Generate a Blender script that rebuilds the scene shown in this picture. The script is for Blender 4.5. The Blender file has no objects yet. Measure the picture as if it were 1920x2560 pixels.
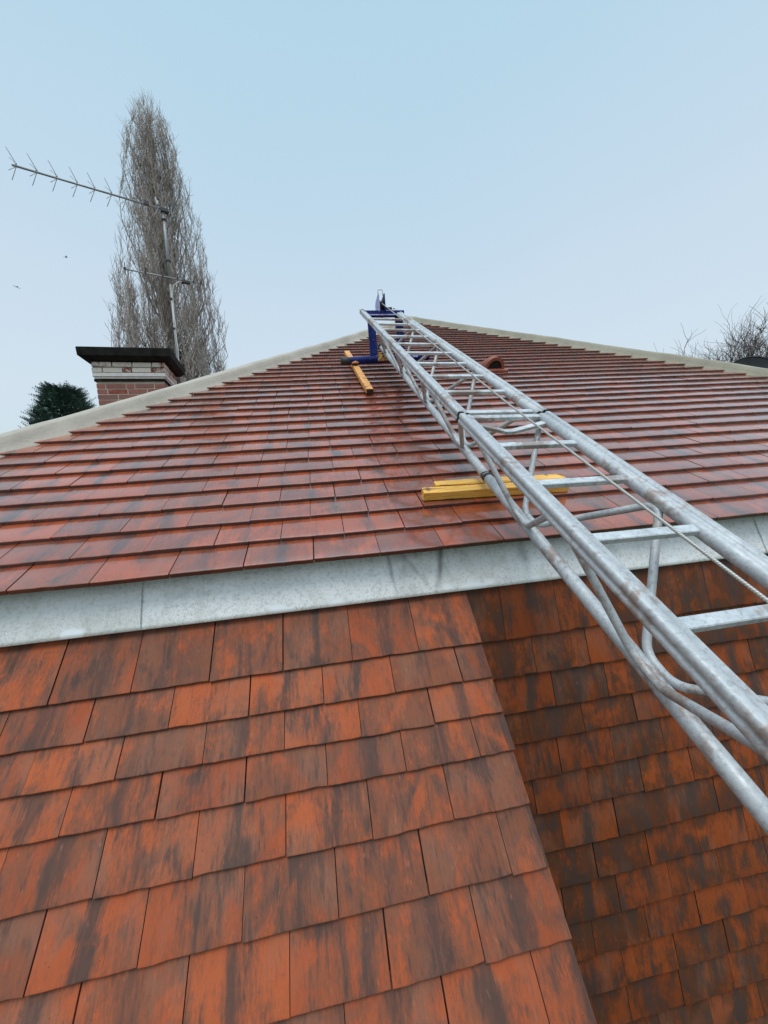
import bpy, math, random
from math import sin, cos, pi, radians, sqrt, exp, atan2
from mathutils import Vector, noise, Matrix
V = Vector
random.seed(7)
scene = bpy.context.scene
col = scene.collection

# ------------------------------------------------------------------ camera
YAW, PITCH, ROLL = radians(8.796), radians(4.046), radians(4.346)
Fw = V((sin(YAW)*cos(PITCH), cos(YAW)*cos(PITCH), -sin(PITCH)))
R0 = V((cos(YAW), -sin(YAW), 0)); U0 = R0.cross(Fw)
Rt = R0*cos(ROLL) - U0*sin(ROLL); Up = U0*cos(ROLL) + R0*sin(ROLL)
cd = bpy.data.cameras.new("camera"); cam = bpy.data.objects.new("camera", cd); col.objects.link(cam)
cam.matrix_world = Matrix(((Rt.x, Up.x, -Fw.x, 0), (Rt.y, Up.y, -Fw.y, 0), (Rt.z, Up.z, -Fw.z, 0), (0, 0, 0, 1)))
cd.sensor_fit = 'HORIZONTAL'; cd.sensor_width = 36; cd.lens = 18.0
cd.clip_start = 0.02; cd.clip_end = 5000
scene.camera = cam
GROUND = -6.3

# ------------------------------------------------------------------ sky, sun, exposure
world = bpy.data.worlds.new("World"); scene.world = world; world.use_nodes = True
wn, wl = world.node_tree.nodes, world.node_tree.links
wn.clear()
SUN_EL, SUN_AZ = radians(63), radians(196)      # azimuth measured from +Y towards +X
wo = wn.new('ShaderNodeOutputWorld'); bg1 = wn.new('ShaderNodeBackground'); bg2 = wn.new('ShaderNodeBackground')
addw = wn.new('ShaderNodeAddShader')
sky = wn.new('ShaderNodeTexSky'); sky.sky_type = 'NISHITA'; sky.sun_disc = False
sky.sun_elevation = SUN_EL; sky.sun_rotation = SUN_AZ; sky.dust_density = 4.0; sky.air_density = 1.0
bg1.inputs[1].default_value = 0.015
wl.new(sky.outputs[0], bg1.inputs[0])
geo = wn.new('ShaderNodeTexCoord'); sep = wn.new('ShaderNodeSeparateXYZ')
wl.new(geo.outputs['Generated'], sep.inputs[0])
ramp = wn.new('ShaderNodeValToRGB'); cr = ramp.color_ramp
def lin(r, g, b): 
    f = lambda c: c/255/12.92 if c/255 <= 0.04045 else ((c/255+0.055)/1.055)**2.4
    return (f(r), f(g), f(b), 1)
# overcast cloud layer: pale near the horizon, bluer above, brightest towards the zenith
stops = [(0.0, lin(120, 125, 122)), (0.49, lin(150, 160, 160)), (0.505, lin(196, 218, 222)), (0.62, lin(205, 220, 231)), (0.72, lin(197, 216, 231)),
         (0.84, lin(181, 211, 228)), (0.90, lin(174, 208, 226)), (1.0, lin(205, 222, 236))]
while len(cr.elements) < len(stops): cr.elements.new(0.5)
for e, (p_, c_) in zip(cr.elements, stops): e.position = p_; e.color = c_
mr = wn.new('ShaderNodeMapRange'); mr.inputs[1].default_value = -1; mr.inputs[2].default_value = 1
wl.new(sep.outputs[2], mr.inputs[0])
nz = wn.new('ShaderNodeTexNoise'); nz.inputs['Scale'].default_value = 1.3; nz.inputs['Detail'].default_value = 2
wl.new(geo.outputs['Generated'], nz.inputs['Vector'])
ma = wn.new('ShaderNodeMath'); ma.operation = 'MULTIPLY_ADD'; ma.inputs[1].default_value = 0.10; ma.inputs[2].default_value = -0.05
wl.new(nz.outputs[0], ma.inputs[0])
ms = wn.new('ShaderNodeMath'); ms.operation = 'ADD'; wl.new(mr.outputs[0], ms.inputs[0]); wl.new(ma.outputs[0], ms.inputs[1])
wl.new(ms.outputs[0], ramp.inputs[0])
# zenith gain of an overcast dome
mz = wn.new('ShaderNodeMapRange'); mz.inputs[1].default_value = 0.88; mz.inputs[2].default_value = 1.0
mz.inputs[3].default_value = .88; mz.inputs[4].default_value = 3.0
wl.new(sep.outputs[2], mz.inputs[0]); wl.new(mz.outputs[0], bg2.inputs[1]); wl.new(ramp.outputs[0], bg2.inputs[0])
wl.new(bg1.outputs[0], addw.inputs[0]); wl.new(bg2.outputs[0], addw.inputs[1]); wl.new(addw.outputs[0], wo.inputs[0])

ld = bpy.data.lights.new("sun", 'SUN'); ld.energy = 1.5; ld.angle = radians(35); ld.color = (1.0, 0.97, 0.93)
lo = bpy.data.objects.new("sun", ld); col.objects.link(lo)
sd = V((sin(SUN_AZ)*cos(SUN_EL), cos(SUN_AZ)*cos(SUN_EL), sin(SUN_EL)))
lo.rotation_euler = sd.to_track_quat('Z', 'Y').to_euler()
scene.view_settings.view_transform = 'Standard'; scene.view_settings.look = 'None'
scene.view_settings.exposure = 0.18; scene.view_settings.gamma = 1.0

# ------------------------------------------------------------------ mesh helpers
class MB:
    def __init__(s): s.v = []; s.f = []; s.uv = []; s.rn = []; s.sm = []
    def face(s, idx, uv=None, rn=(0.5, 0.5), smooth=False):
        s.f.append(idx); s.uv.append(uv or [(0.5, 0.5)]*len(idx)); s.rn.append(rn); s.sm.append(smooth)
    def quad(s, a, b, c, d, uv=None, rn=(0.5, 0.5), smooth=False):
        n = len(s.v); s.v += [a, b, c, d]; s.face((n, n+1, n+2, n+3), uv, rn, smooth)
    def box(s, c, X, Y, Z, hx, hy, hz, rn=None, bev=0.0):
        """oriented box; bev cuts the four long edges along X"""
        rn = rn or (random.random(), random.random()); n = len(s.v)
        if bev <= 0:
            for sx in (-1, 1):
                for sy, sz in ((-1, -1), (1, -1), (1, 1), (-1, 1)):
                    s.v.append(c + X*hx*sx + Y*hy*sy + Z*hz*sz)
            k = 4
        else:
            ring = [(-1, -1, 1, 0), (1, -1, -1, 0), (1, -1, 0, 1), (1, 1, 0, -1), (1, 1, -1, 0), (-1, 1, 1, 0), (-1, 1, 0, -1), (-1, -1, 0, 1)]
            for sx in (-1, 1):
                for sy, sz, by, bz in ring:
                    s.v.append(c + X*hx*sx + Y*(hy*sy + bev*by) + Z*(hz*sz + bev*bz))
            k = 8
        for i in range(k):
            j = (i+1) % k
            s.face((n+i, n+j, n+k+j, n+k+i), [(-hx, i*.1), (-hx, i*.1+.1), (hx, i*.1+.1), (hx, i*.1)], rn)
        s.face(tuple(n+i for i in reversed(range(k))), None, rn); s.face(tuple(n+k+i for i in range(k)), None, rn)
    def tube(s, pts, rad, seg=8, rn=None, cap=True, prof=None, flat=False):
        """swept tube through pts; rad number or list; prof: list of (a,b) in the frame, scaled by 1"""
        rn = rn or (random.random(), random.random())
        pts = [V(p) for p in pts]; m = len(pts)
        rr = rad if isinstance(rad, (list, tuple)) else [rad]*m
        T = []
        for i in range(m):
            d = (pts[min(i+1, m-1)] - pts[max(i-1, 0)])
            T.append(d.normalized() if d.length > 1e-9 else V((0, 0, 1)))
        a = T[0].cross(V((0.13, 0.21, 1)));
        if a.length < 1e-3: a = T[0].cross(V((1, 0, 0)))
        a.normalize(); base = len(s.v); ln = 0
        lens = []
        for i in range(m):
            if i: ln += (pts[i]-pts[i-1]).length
            lens.append(ln)
            a = (a - T[i]*a.dot(T[i])).normalized(); b = T[i].cross(a)
            for k in range(seg):
                th = 2*pi*k/seg
                s.v.append(pts[i] + (a*cos(th) + b*sin(th))*rr[i])
        for i in range(m-1):
            for k in range(seg):
                k2 = (k+1) % seg
                s.face((base+i*seg+k, base+i*seg+k2, base+(i+1)*seg+k2, base+(i+1)*seg+k),
                       [(lens[i], k/seg), (lens[i], (k+1)/seg), (lens[i+1], (k+1)/seg), (lens[i+1], k/seg)], rn, not flat)
        if cap:
            s.face(tuple(base+k for k in reversed(range(seg))), None, rn); s.face(tuple(base+(m-1)*seg+k for k in range(seg)), None, rn)
    def sweep(s, p0, p1, A, B, prof, n=2, rn=(0.5, 0.5), jit=0.0):
        """closed profile (list of (a,b)) in frame A,B swept from p0 to p1"""
        base = len(s.v); k = len(prof); L = (p1-p0).length
        for i in range(n):
            c = p0.lerp(p1, i/(n-1))
            for (a, b) in prof:
                s.v.append(c + A*a + B*b)
        for i in range(n-1):
            for j in range(k):
                j2 = (j+1) % k
                u0, u1 = L*i/(n-1), L*(i+1)/(n-1)
                s.face((base+i*k+j, base+i*k+j2, base+(i+1)*k+j2, base+(i+1)*k+j), [(u0, j/k), (u0, (j+1)/k), (u1, (j+1)/k), (u1, j/k)], rn, True)
        s.face(tuple(base+j for j in reversed(range(k))), None, rn); s.face(tuple(base+(n-1)*k+j for j in range(k)), None, rn)
    def build(s, name, mat, parent=None):
        me = bpy.data.meshes.new(name); me.from_pydata([tuple(x) for x in s.v], [], s.f)
        a = me.uv_layers.new(name='uv'); b = me.uv_layers.new(name='rnd')
        fa, fb = [], []
        for uv, rn in zip(s.uv, s.rn):
            for q in uv: fa += [q[0], q[1]]; fb += [rn[0], rn[1]]
        a.data.foreach_set('uv', fa); b.data.foreach_set('uv', fb)
        me.polygons.foreach_set('use_smooth', s.sm)
        me.materials.append(mat); me.update()
        o = bpy.data.objects.new(name, me); col.objects.link(o)
        if parent:
            o.parent = parent
            o.matrix_parent_inverse = Matrix.Translation(-V(parent.location)) if parent.type == 'EMPTY' else Matrix.Identity(4)
        return o
def tag(o, label=None, cat=None, group=None, kind=None):
    if label: o['label'] = label
    if cat: o['category'] = cat
    if group: o['group'] = group
    if kind: o['kind'] = kind
    return o
def empty(name, loc, label, cat, group=None):
    o = bpy.data.objects.new(name, None); col.objects.link(o); o.location = loc; o.empty_display_size = .1
    return tag(o, label, cat, group)

# ------------------------------------------------------------------ material helpers
class MT:
    def __init__(s, name):
        s.m = bpy.data.materials.new(name); s.m.use_nodes = True; s.n = s.m.node_tree.nodes; s.l = s.m.node_tree.links
        s.b = s.n['Principled BSDF']
    def N(s, t, **kw):
        n = s.n.new(t)
        for k, v in kw.items():
            if k.startswith('i_'):
                key = k[2:]; key = int(key) if key.isdigit() else key.replace('_', ' ')
                s.set(n.inputs[key], v)
            else: setattr(n, k, v)
        return n
    def set(s, inp, v):
        if hasattr(v, 'is_output') or isinstance(v, bpy.types.NodeSocket): s.l.new(v, inp)
        else: inp.default_value = v
    def math(s, op, a, b=0.0, c=0.0, clamp=False):
        n = s.N('ShaderNodeMath', operation=op, use_clamp=clamp); s.set(n.inputs[0], a); s.set(n.inputs[1], b)
        if op in ('MULTIPLY_ADD',): s.set(n.inputs[2], c)
        return n.outputs[0]
    def mix(s, f, a, b, blend='MIX'):
        n = s.N('ShaderNodeMix', data_type='RGBA', blend_type=blend); s.set(n.inputs[0], f); s.set(n.inputs[6], a); s.set(n.inputs[7], b)
        return n.outputs[2]
    def noise(s, vec, scale, detail=3, rough=0.55, dist=0.0):
        n = s.N('ShaderNodeTexNoise'); n.inputs['Scale'].default_value = scale; n.inputs['Detail'].default_value = detail
        n.inputs['Roughness'].default_value = rough; n.inputs['Distortion'].default_value = dist
        if vec is not None: s.l.new(vec, n.inputs['Vector'])
        return n.outputs[0]
    def rng(s, v, a, b, c=0.0, d=1.0):
        n = s.N('ShaderNodeMapRange'); s.set(n.inputs[0], v)
        for i, x in zip((1, 2, 3, 4), (a, b, c, d)): n.inputs[i].default_value = x
        return n.outputs[0]
    def uv(s, name): return s.N('ShaderNodeUVMap', uv_map=name).outputs[0]
    def obj(s): return s.N('ShaderNodeTexCoord').outputs['Object']
    def scale(s, vec, x, y, z):
        n = s.N('ShaderNodeVectorMath', operation='MULTIPLY'); s.l.new(vec, n.inputs[0]); n.inputs[1].default_value = (x, y, z); return n.outputs[0]
    def comb(s, x, y, z=0.0):
        n = s.N('ShaderNodeCombineXYZ'); s.set(n.inputs[0], x); s.set(n.inputs[1], y); s.set(n.inputs[2], z); return n.outputs[0]
    def sepa(s, v):
        n = s.N('ShaderNodeSeparateXYZ'); s.l.new(v, n.inputs[0]); return n.outputs
    def bump(s, h, strength=0.3, dist=0.01):
        n = s.N('ShaderNodeBump'); n.inputs['Strength'].default_value = strength; n.inputs['Distance'].default_value = dist
        s.l.new(h, n.inputs['Height']); s.l.new(n.outputs[0], s.b.inputs['Normal'])
    def fin(s, color=None, rough=None, metal=None, spec=None):
        if color is not None: s.set(s.b.inputs['Base Color'], color)
        if rough is not None: s.set(s.b.inputs['Roughness'], rough)
        if metal is not None: s.set(s.b.inputs['Metallic'], metal)
        if spec is not None: s.set(s.b.inputs['Specular IOR Level'], spec)
        return s.m

TW = 0.294
def tile_material(name, rough_lo, rough_hi, wear, coat=0.0, dark=1.0, streak=1.0, bright=(.47, .108, .030), brown=(.170, .064, .036), lo=.66, hi=.88, spec=.5, tail=.55):
    """clay tile, u 0..1 across and v metres down from the tail; smoky fire marks and rain streaks"""
    t = MT(name); uv = t.sepa(t.uv('uv')); rn = t.sepa(t.uv('rnd'))
    u, v, r1, r2 = uv[0], uv[1], rn[0], rn[1]
    ux = t.math('MULTIPLY', u, TW)
    off1 = t.math('MULTIPLY', r1, 53.0); off2 = t.math('MULTIPLY', r2, 71.0)
    vec = t.comb(t.math('ADD', ux, off1), t.math('ADD', v, off2), t.math('MULTIPLY', r1, 17.0))
    blotch = t.noise(t.scale(vec, 1.0, .60, 1), 8.0, 3, .5, .9)
    cloud = t.noise(t.scale(vec, .85, 1.0, 1), 11.0, 5, .62, 1.0)
    streakn = t.noise(t.scale(vec, 1.0, .14, 1), 46.0, 4, .65, .5)
    hair = t.noise(t.scale(vec, 1.0, .17, 1), 170.0, 3, .65, .6)
    fine = t.noise(t.scale(vec, 1.0, .30, 1), 190.0, 3, .6)
    grain = t.noise(vec, 560.0, 2, .6)
    wn_ = t.N('ShaderNodeTexWhiteNoise', noise_dimensions='2D'); t.l.new(t.uv('rnd'), wn_.inputs['Vector'])
    w_ = t.sepa(wn_.outputs['Color'])
    # rain marks concentrate below the joint of the course above (middle of the tile)
    du = t.math('SUBTRACT', u, t.math('MULTIPLY_ADD', w_[0], .22, .40))
    cen = t.math('POWER', 2.718, t.math('MULTIPLY', t.math('MULTIPLY', du, du), -90.0))
    cen = t.math('MULTIPLY', cen, w_[1])
    m1 = t.math('ADD', t.math('MULTIPLY_ADD', streakn, .35, t.math('MULTIPLY', blotch, .75)), t.math('MULTIPLY', cloud, .45))
    m1 = t.math('ADD', m1, t.math('MULTIPLY', cen, .22*streak))
    m1 = t.math('ADD', m1, t.math('MULTIPLY_ADD', w_[2], .22, -.11))
    m1 = t.math('ADD', m1, t.math('MULTIPLY_ADD', hair, .14, -.07))
    m1 = t.math('ADD', m1, t.math('MULTIPLY_ADD', fine, .30, -.15))
    smoky = t.rng(m1, lo, hi)
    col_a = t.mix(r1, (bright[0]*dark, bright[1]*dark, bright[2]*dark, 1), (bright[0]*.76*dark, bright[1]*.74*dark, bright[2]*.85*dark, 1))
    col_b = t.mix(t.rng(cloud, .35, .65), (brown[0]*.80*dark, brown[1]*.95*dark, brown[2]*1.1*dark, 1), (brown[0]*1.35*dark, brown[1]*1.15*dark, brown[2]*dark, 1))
    c = t.mix(t.math('MULTIPLY', smoky, .93), col_a, col_b)
    black = t.rng(t.math('ADD', t.math('MULTIPLY_ADD', streakn, .70, t.math('MULTIPLY', blotch, .55)), t.math('MULTIPLY', cen, .30*streak)), .76-wear, .98-wear)
    mid = t.rng(t.noise(t.scale(vec, 1.0, .5, 1), 5.0, 3, .6, .5), .50, .62)
    c = t.mix(t.math('MULTIPLY', mid, .35), c, (.24*dark, .125*dark, .085*dark, 1))
    black = t.rng(t.math('ADD', t.math('ADD', t.math('MULTIPLY_ADD', streakn, .70, t.math('MULTIPLY', blotch, .60)), t.math('MULTIPLY', cen, .34*streak)), t.math('MULTIPLY_ADD', hair, .24, -.12)), .74-wear, .90-wear)
    c = t.mix(t.math('MULTIPLY', black, .76), c, (.055, .043, .040, 1))
    c = t.mix(t.math('MULTIPLY', t.rng(hair, .50, .70), .28), c, (.13*dark, .045*dark, .026*dark, 1))
    c = t.mix(t.math('MULTIPLY', t.rng(grain, .55, .75), .30), c, (.12*dark, .045*dark, .028*dark, 1))
    edge = t.rng(v, .001, .006, .30, .0)
    pale = t.rng(t.noise(t.scale(vec, 1, .35, 1), 75.0, 2), .66, .78)
    c = t.mix(t.math('MULTIPLY', pale, .30), c, (.46*dark, .19*dark, .10*dark, 1))
    c = t.mix(t.rng(v, -.0015, .0005, tail, 0.0), c, (.045, .014, .010, 1))      # burnt tail edge, with riser shade painted in
    pit = t.rng(t.noise(vec, 150.0, 1), .74, .78)
    c = t.mix(t.math('MULTIPLY', pit, .7), c, (.05, .025, .02, 1))
    rr = t.rng(t.noise(t.scale(vec, 1, .4, 1), 26.0, 3), .3, .7, rough_lo, rough_hi)
    t.b.inputs['Coat Weight'].default_value = coat; t.b.inputs['Coat Roughness'].default_value = .13; t.b.inputs['Coat IOR'].default_value = 1.6
    h = t.math('ADD', t.math('MULTIPLY', fine, .6), t.math('MULTIPLY', grain, .5))
    h = t.math('ADD', h, t.math('MULTIPLY', blotch, 1.6))
    t.bump(h, .16, .003)
    return t.fin(c, rr, 0.0, spec)
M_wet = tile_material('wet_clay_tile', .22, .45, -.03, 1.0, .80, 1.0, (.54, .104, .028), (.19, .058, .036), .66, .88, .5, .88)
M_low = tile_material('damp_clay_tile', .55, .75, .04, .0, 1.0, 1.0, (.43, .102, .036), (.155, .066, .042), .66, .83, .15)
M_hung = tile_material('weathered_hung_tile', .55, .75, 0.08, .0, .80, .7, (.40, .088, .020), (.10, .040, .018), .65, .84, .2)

def simple(name, c, rough=.6, metal=0.0, var=.25, sc=12.0, bump=.15, spec=.5):
    t = MT(name); o = t.obj(); n = t.noise(o, sc, 4)
    cc = t.mix(t.rng(n, .3, .7), (c[0]*(1-var), c[1]*(1-var), c[2]*(1-var), 1), (min(1, c[0]*(1+var)), min(1, c[1]*(1+var)), min(1, c[2]*(1+var)), 1))
    t.bump(t.noise(o, sc*6, 3), bump, .004)
    return t.fin(cc, rough, metal, spec)
M_dark = simple('roof_underlay', (.02, .012, .01), .9)
M_black = simple('black_rubber', (.02, .02, .022), .6)

def galvanised(name, base=.55, rust=.10, lo=.45, hi=.68, metal=.25):
    t = MT(name); o = t.obj()
    sp = t.N('ShaderNodeTexVoronoi'); sp.inputs['Scale'].default_value = 70; t.l.new(t.scale(o, 1, 1, 1), sp.inputs['Vector'])
    bl = t.noise(o, 16.0, 5, .7); fi = t.noise(o, 75.0, 4, .75); sc = t.noise(t.scale(o, 1, .4, .4), 38.0, 4, .7, 1.5)
    c = t.mix(t.rng(bl, .3, .7), (base*.72, base*.77, base*.80, 1), (base*1.02, base*1.06, base*1.08, 1))
    c = t.mix(t.math('MULTIPLY', t.sepa(sp.outputs['Color'])[0], .25), c, (base*.7, base*.74, base*.78, 1))
    c = t.mix(t.math('MULTIPLY', t.rng(fi, .50, .66), .55), c, (base*.42, base*.43, base*.45, 1))
    c = t.mix(t.math('MULTIPLY', t.rng(sc, .67, .73), .75), c, (.09, .085, .08, 1))
    c = t.mix(t.math('MULTIPLY', t.rng(t.math('ADD', t.noise(o, 5.5, 2), t.math('MULTIPLY', t.noise(o, 45, 3), .45)), .88-rust, .98-rust), .6), c, (.22, .12, .07, 1))
    r = t.rng(t.noise(o, 25.0, 3), .3, .7, lo, hi)
    t.bump(t.math('ADD', t.math('MULTIPLY', fi, .5), bl), .25, .004)
    return t.fin(c, r, metal)
M_galv = galvanised('galvanised_steel')
M_galv_rung = galvanised('galvanised_rung', .70, .14, .34, .55, .35)
M_seam = simple('seam_shadow_steel', (.05, .05, .055), .5, .6)
M_wire = simple('tie_wire_steel', (.10, .09, .08), .5, .7)

def cable_material():
    t = MT('steel_cable'); uv = t.sepa(t.uv('uv'))
    tw = t.math('SINE', t.math('MULTIPLY_ADD', uv[0], 900.0, t.math('MULTIPLY', uv[1], 2*pi)))
    c = t.mix(t.rng(tw, -1, 1), (.32, .31, .28, 1), (.48, .47, .44, 1)); t.bump(tw, .3, .001)
    return t.fin(c, .45, .5)
M_cable = cable_material()

def blue_paint():
    t = MT('blue_painted_steel'); o = t.obj()
    n = t.noise(o, 14, 4, .65); s2 = t.noise(o, 55, 3, .7)
    c = t.mix(t.rng(n, .35, .7), (.004, .012, .10, 1), (.010, .026, .17, 1))
    c = t.mix(t.math('MULTIPLY', t.rng(s2, .66, .72), .7), c, (.35, .38, .45, 1))
    c = t.mix(t.math('MULTIPLY', t.rng(t.noise(o, 22, 4), .60, .66), .7), c, (.06, .03, .02, 1))
    t.bump(n, .1, .003)
    return t.fin(c, .5, 0.0, .15)
M_blue = blue_paint()
def pale_blue():
    t = MT('pale_blue_steel'); o = t.obj(); n = t.noise(o, 30, 4, .6)
    c = t.mix(t.rng(n, .4, .62), (.26, .29, .58, 1), (.42, .45, .70, 1)); return t.fin(c, .4, .1)
M_pale = pale_blue()
def rusty():
    t = MT('rusted_bracket_steel'); o = t.obj(); n = t.noise(o, 40, 4, .7)
    c = t.mix(t.rng(n, .42, .58), (.02, .015, .015, 1), (.62, .36, .12, 1)); t.bump(n, .5, .01); return t.fin(c, .7, .2)
M_rust = rusty()

def wood(name, light, mid, dark, wet=.4, ax=(3.0, 40, 60)):
    t = MT(name); uv = t.uv('uv'); o = t.obj()
    g = t.noise(t.scale(o, *ax), 1.3, 5, .65, .8); k = t.noise(o, 11, 3, .6)
    c = t.mix(t.rng(g, .32, .62), mid, light)
    c = t.mix(t.math('MULTIPLY', t.rng(t.noise(t.scale(o, *ax), 1.1, 4, .7, 1.0), .56, .62), .75), c, dark)
    c = t.mix(t.math('MULTIPLY', t.rng(k, .62, .68), .85), c, dark)
    t.bump(g, .5, .006)
    return t.fin(c, wet)
M_yel = wood('yellow_treated_timber', (.95, .56, .13, 1), (.84, .40, .045, 1), (.13, .06, .02, 1))
M_orng = wood('orange_timber_batten', (.80, .40, .12, 1), (.62, .26, .06, 1), (.20, .09, .03, 1), .5, (40, 3.0, 60))
M_endg = simple('dark_end_grain', (.045, .02, .012), .7)  # end face far darker than the batten's sides

def mortar_material(name, a, b):
    t = MT(name); o = t.obj()
    n = t.noise(o, 3.2, 4, .6); f = t.noise(o, 45, 4, .7); g = t.noise(o, 240, 2, .6)
    c = t.mix(t.rng(n, .3, .7), a, b)
    c = t.mix(t.math('MULTIPLY', t.rng(f, .55, .75), .4), c, (a[0]*.55, a[1]*.55, a[2]*.52, 1))
    c = t.mix(t.math('MULTIPLY', t.rng(g, .6, .7), .35), c, (a[0]*.5, a[1]*.5, a[2]*.48, 1))
    t.bump(t.math('ADD', f, t.math('MULTIPLY', g, .6)), .5, .008)
    return t.fin(c, .75)
M_mortar = mortar_material('hip_mortar', (.36, .325, .27, 1), (.50, .455, .385, 1))
M_mortar_r = mortar_material('mossy_hip_mortar', (.25, .235, .175, 1), (.35, .325, .25, 1))

def zinc():
    t = MT('zinc_flashing'); o = t.obj(); r = t.sepa(t.uv('rnd'))
    q = t.sepa(t.uv('uv'))
    bl = t.noise(o, 4.5, 4, .6, .6); sp = t.noise(o, 170, 4, .75); gr = t.noise(o, 60, 4, .7)
    c = t.mix(t.rng(bl, .3, .72), (.84, .85, .83, 1), (.95, .96, .96, 1))
    low = t.rng(q[1], .02, .16, 1.0, .45)           # grime gathers towards the drip edge
    c = t.mix(t.math('MULTIPLY', t.math('MULTIPLY', t.rng(sp, .52, .60), low), .5), c, (.30, .29, .26, 1))
    c = t.mix(t.math('MULTIPLY', t.rng(gr, .50, .66), .50), c, (.40, .40, .38, 1))
    c = t.mix(t.math('MULTIPLY', t.rng(t.noise(t.scale(o, 1, 1, .5), 11.0, 4, .7), .52, .68), .35), c, (.42, .42, .38, 1))
    c = t.mix(t.math('MULTIPLY', t.rng(r[0], .0, 1.0), .30), c, (.46, .47, .44, 1))
    lf = t.math('MULTIPLY', t.rng(t.noise(t.scale(o, 1, 1, 1), 7.0, 2), .56, .62), t.rng(q[1], .03, .05, 1.0, 0.0))
    c = t.mix(lf, c, (.88, .91, .93, 1))
    ox = t.sepa(o)[0]; oz = t.sepa(o)[2]
    def crease_mark(cx, w, lean):
        d_ = t.math('DIVIDE', t.math('SUBTRACT', t.math('SUBTRACT', ox, cx), t.math('MULTIPLY', t.math('ADD', oz, .45), lean)), w)
        d_ = t.math('ADD', d_, t.math('MULTIPLY_ADD', t.noise(o, 16.0, 3), 1.6, -.8))
        return t.math('POWER', 2.718, t.math('MULTIPLY', t.math('MULTIPLY', d_, d_), -1.0))
    up_ = t.rng(oz, -.53, -.43, .15, 1.0)
    for cx, w_, lean, a_ in ((.295, .008, -.12, .55), (.43, .012, -.7, .40), (.52, .016, .25, .85), (.35, .05, .2, .22), (.975, .022, 0, .30), (-.3, .10, 0, .10)):  # scuffs, with dark crease reflections painted into the zinc colour
        c = t.mix(t.math('MULTIPLY', t.math('MULTIPLY', crease_mark(cx, w_, lean), up_), a_), c, (.16, .17, .18, 1))
    rr = t.rng(t.noise(o, 6, 3), .3, .7, .26, .48)
    t.bump(t.math('ADD', t.math('MULTIPLY', sp, .3), bl), .25, .006)
    return t.fin(c, rr, .15)
M_zinc = zinc()

def brick_material():
    t = MT('chimney_brick'); r = t.sepa(t.uv('rnd')); o = t.obj(); z = t.sepa(o)[2]
    c = t.mix(r[0], (.23, .045, .026, 1), (.15, .040, .028, 1))
    e = t.math('ADD', t.math('MULTIPLY', t.noise(o, 14, 4, .7), .8), t.math('MULTIPLY', r[1], .35))
    salt = t.rng(e, .38, .52)                        # white bloom left on the upper courses
    up = t.rng(z, 1.52, 1.64, .12, 1.0)
    c = t.mix(t.math('MULTIPLY', salt, up), c, (.60, .57, .50, 1))
    c = t.mix(t.math('MULTIPLY', t.rng(t.noise(o, 30, 3), .62, .7), .6), c, (.05, .04, .035, 1))
    t.bump(t.noise(o, 90, 3), .4, .006); return t.fin(c, .85)
M_brick = brick_material()
M_joint = mortar_material('brick_joint', (.42, .38, .30, 1), (.55, .50, .42, 1))
M_cap = simple('sooty_slate_cap', (.012, .012, .011), .85, 0, .7, 8, .5, .15)
M_white = simple('white_painted_band', (.62, .62, .60), .6, 0, .12, 20)
M_alu = galvanised('aluminium_tube', .36, .03, .4, .55, .4)
M_alud = simple('grey_plastic_clip', (.05, .05, .055), .5)
M_twig = simple('poplar_bark', (.40, .34, .31), .9, 0, .3, 2.0)
M_bark = simple('grey_brown_bark', (.19, .16, .12), .9, 0, .3, 3.0)
M_twig2 = simple('bare_twig_bark', (.13, .10, .095), .9, 0, .3, 3.0)
M_ivy = simple('dark_ivy_leaf', (.018, .035, .016), .6, 0, .4, 3.0)
M_con = simple('conifer_needles', (.040, .085, .062), .7, 0, .5, 2.0)
M_ground = simple('garden_ground', (.07, .085, .045), .95, 0, .4, .4)
M_wall = simple('house_brick_wall', (.24, .12, .08), .85, 0, .25, 8)
M_terr = simple('terracotta_vent', (.26, .075, .045), .6, 0, .2, 25)
M_dish = simple('dark_dish_metal', (.018, .02, .026), .35, .2, .3)
M_bird = simple('bird_feather', (.16, .16, .17), .8)

# ------------------------------------------------------------------ ground
g = MB()
for i in range(-8, 8):
    for j in range(-8, 8):
        s_ = 150
        g.quad(V((i*s_, j*s_, GROUND)), V(((i+1)*s_, j*s_, GROUND)), V(((i+1)*s_, (j+1)*s_, GROUND)), V((i*s_, (j+1)*s_, GROUND)))
tag(g.build('ground', M_ground), kind='structure')

# ------------------------------------------------------------------ roof geometry
AL = radians(30.325); BE = radians(52.252); GA = radians(83.175)
GAUGE = 0.1689; TT = 0.0190
EY, EZ = 1.6753, -0.2972                          # tail line of the eave course
house = empty('house', (0, 2.0, GROUND), 'tiled house with red clay hipped roof, pale metal flashing and hung tiles below', 'house')

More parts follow.
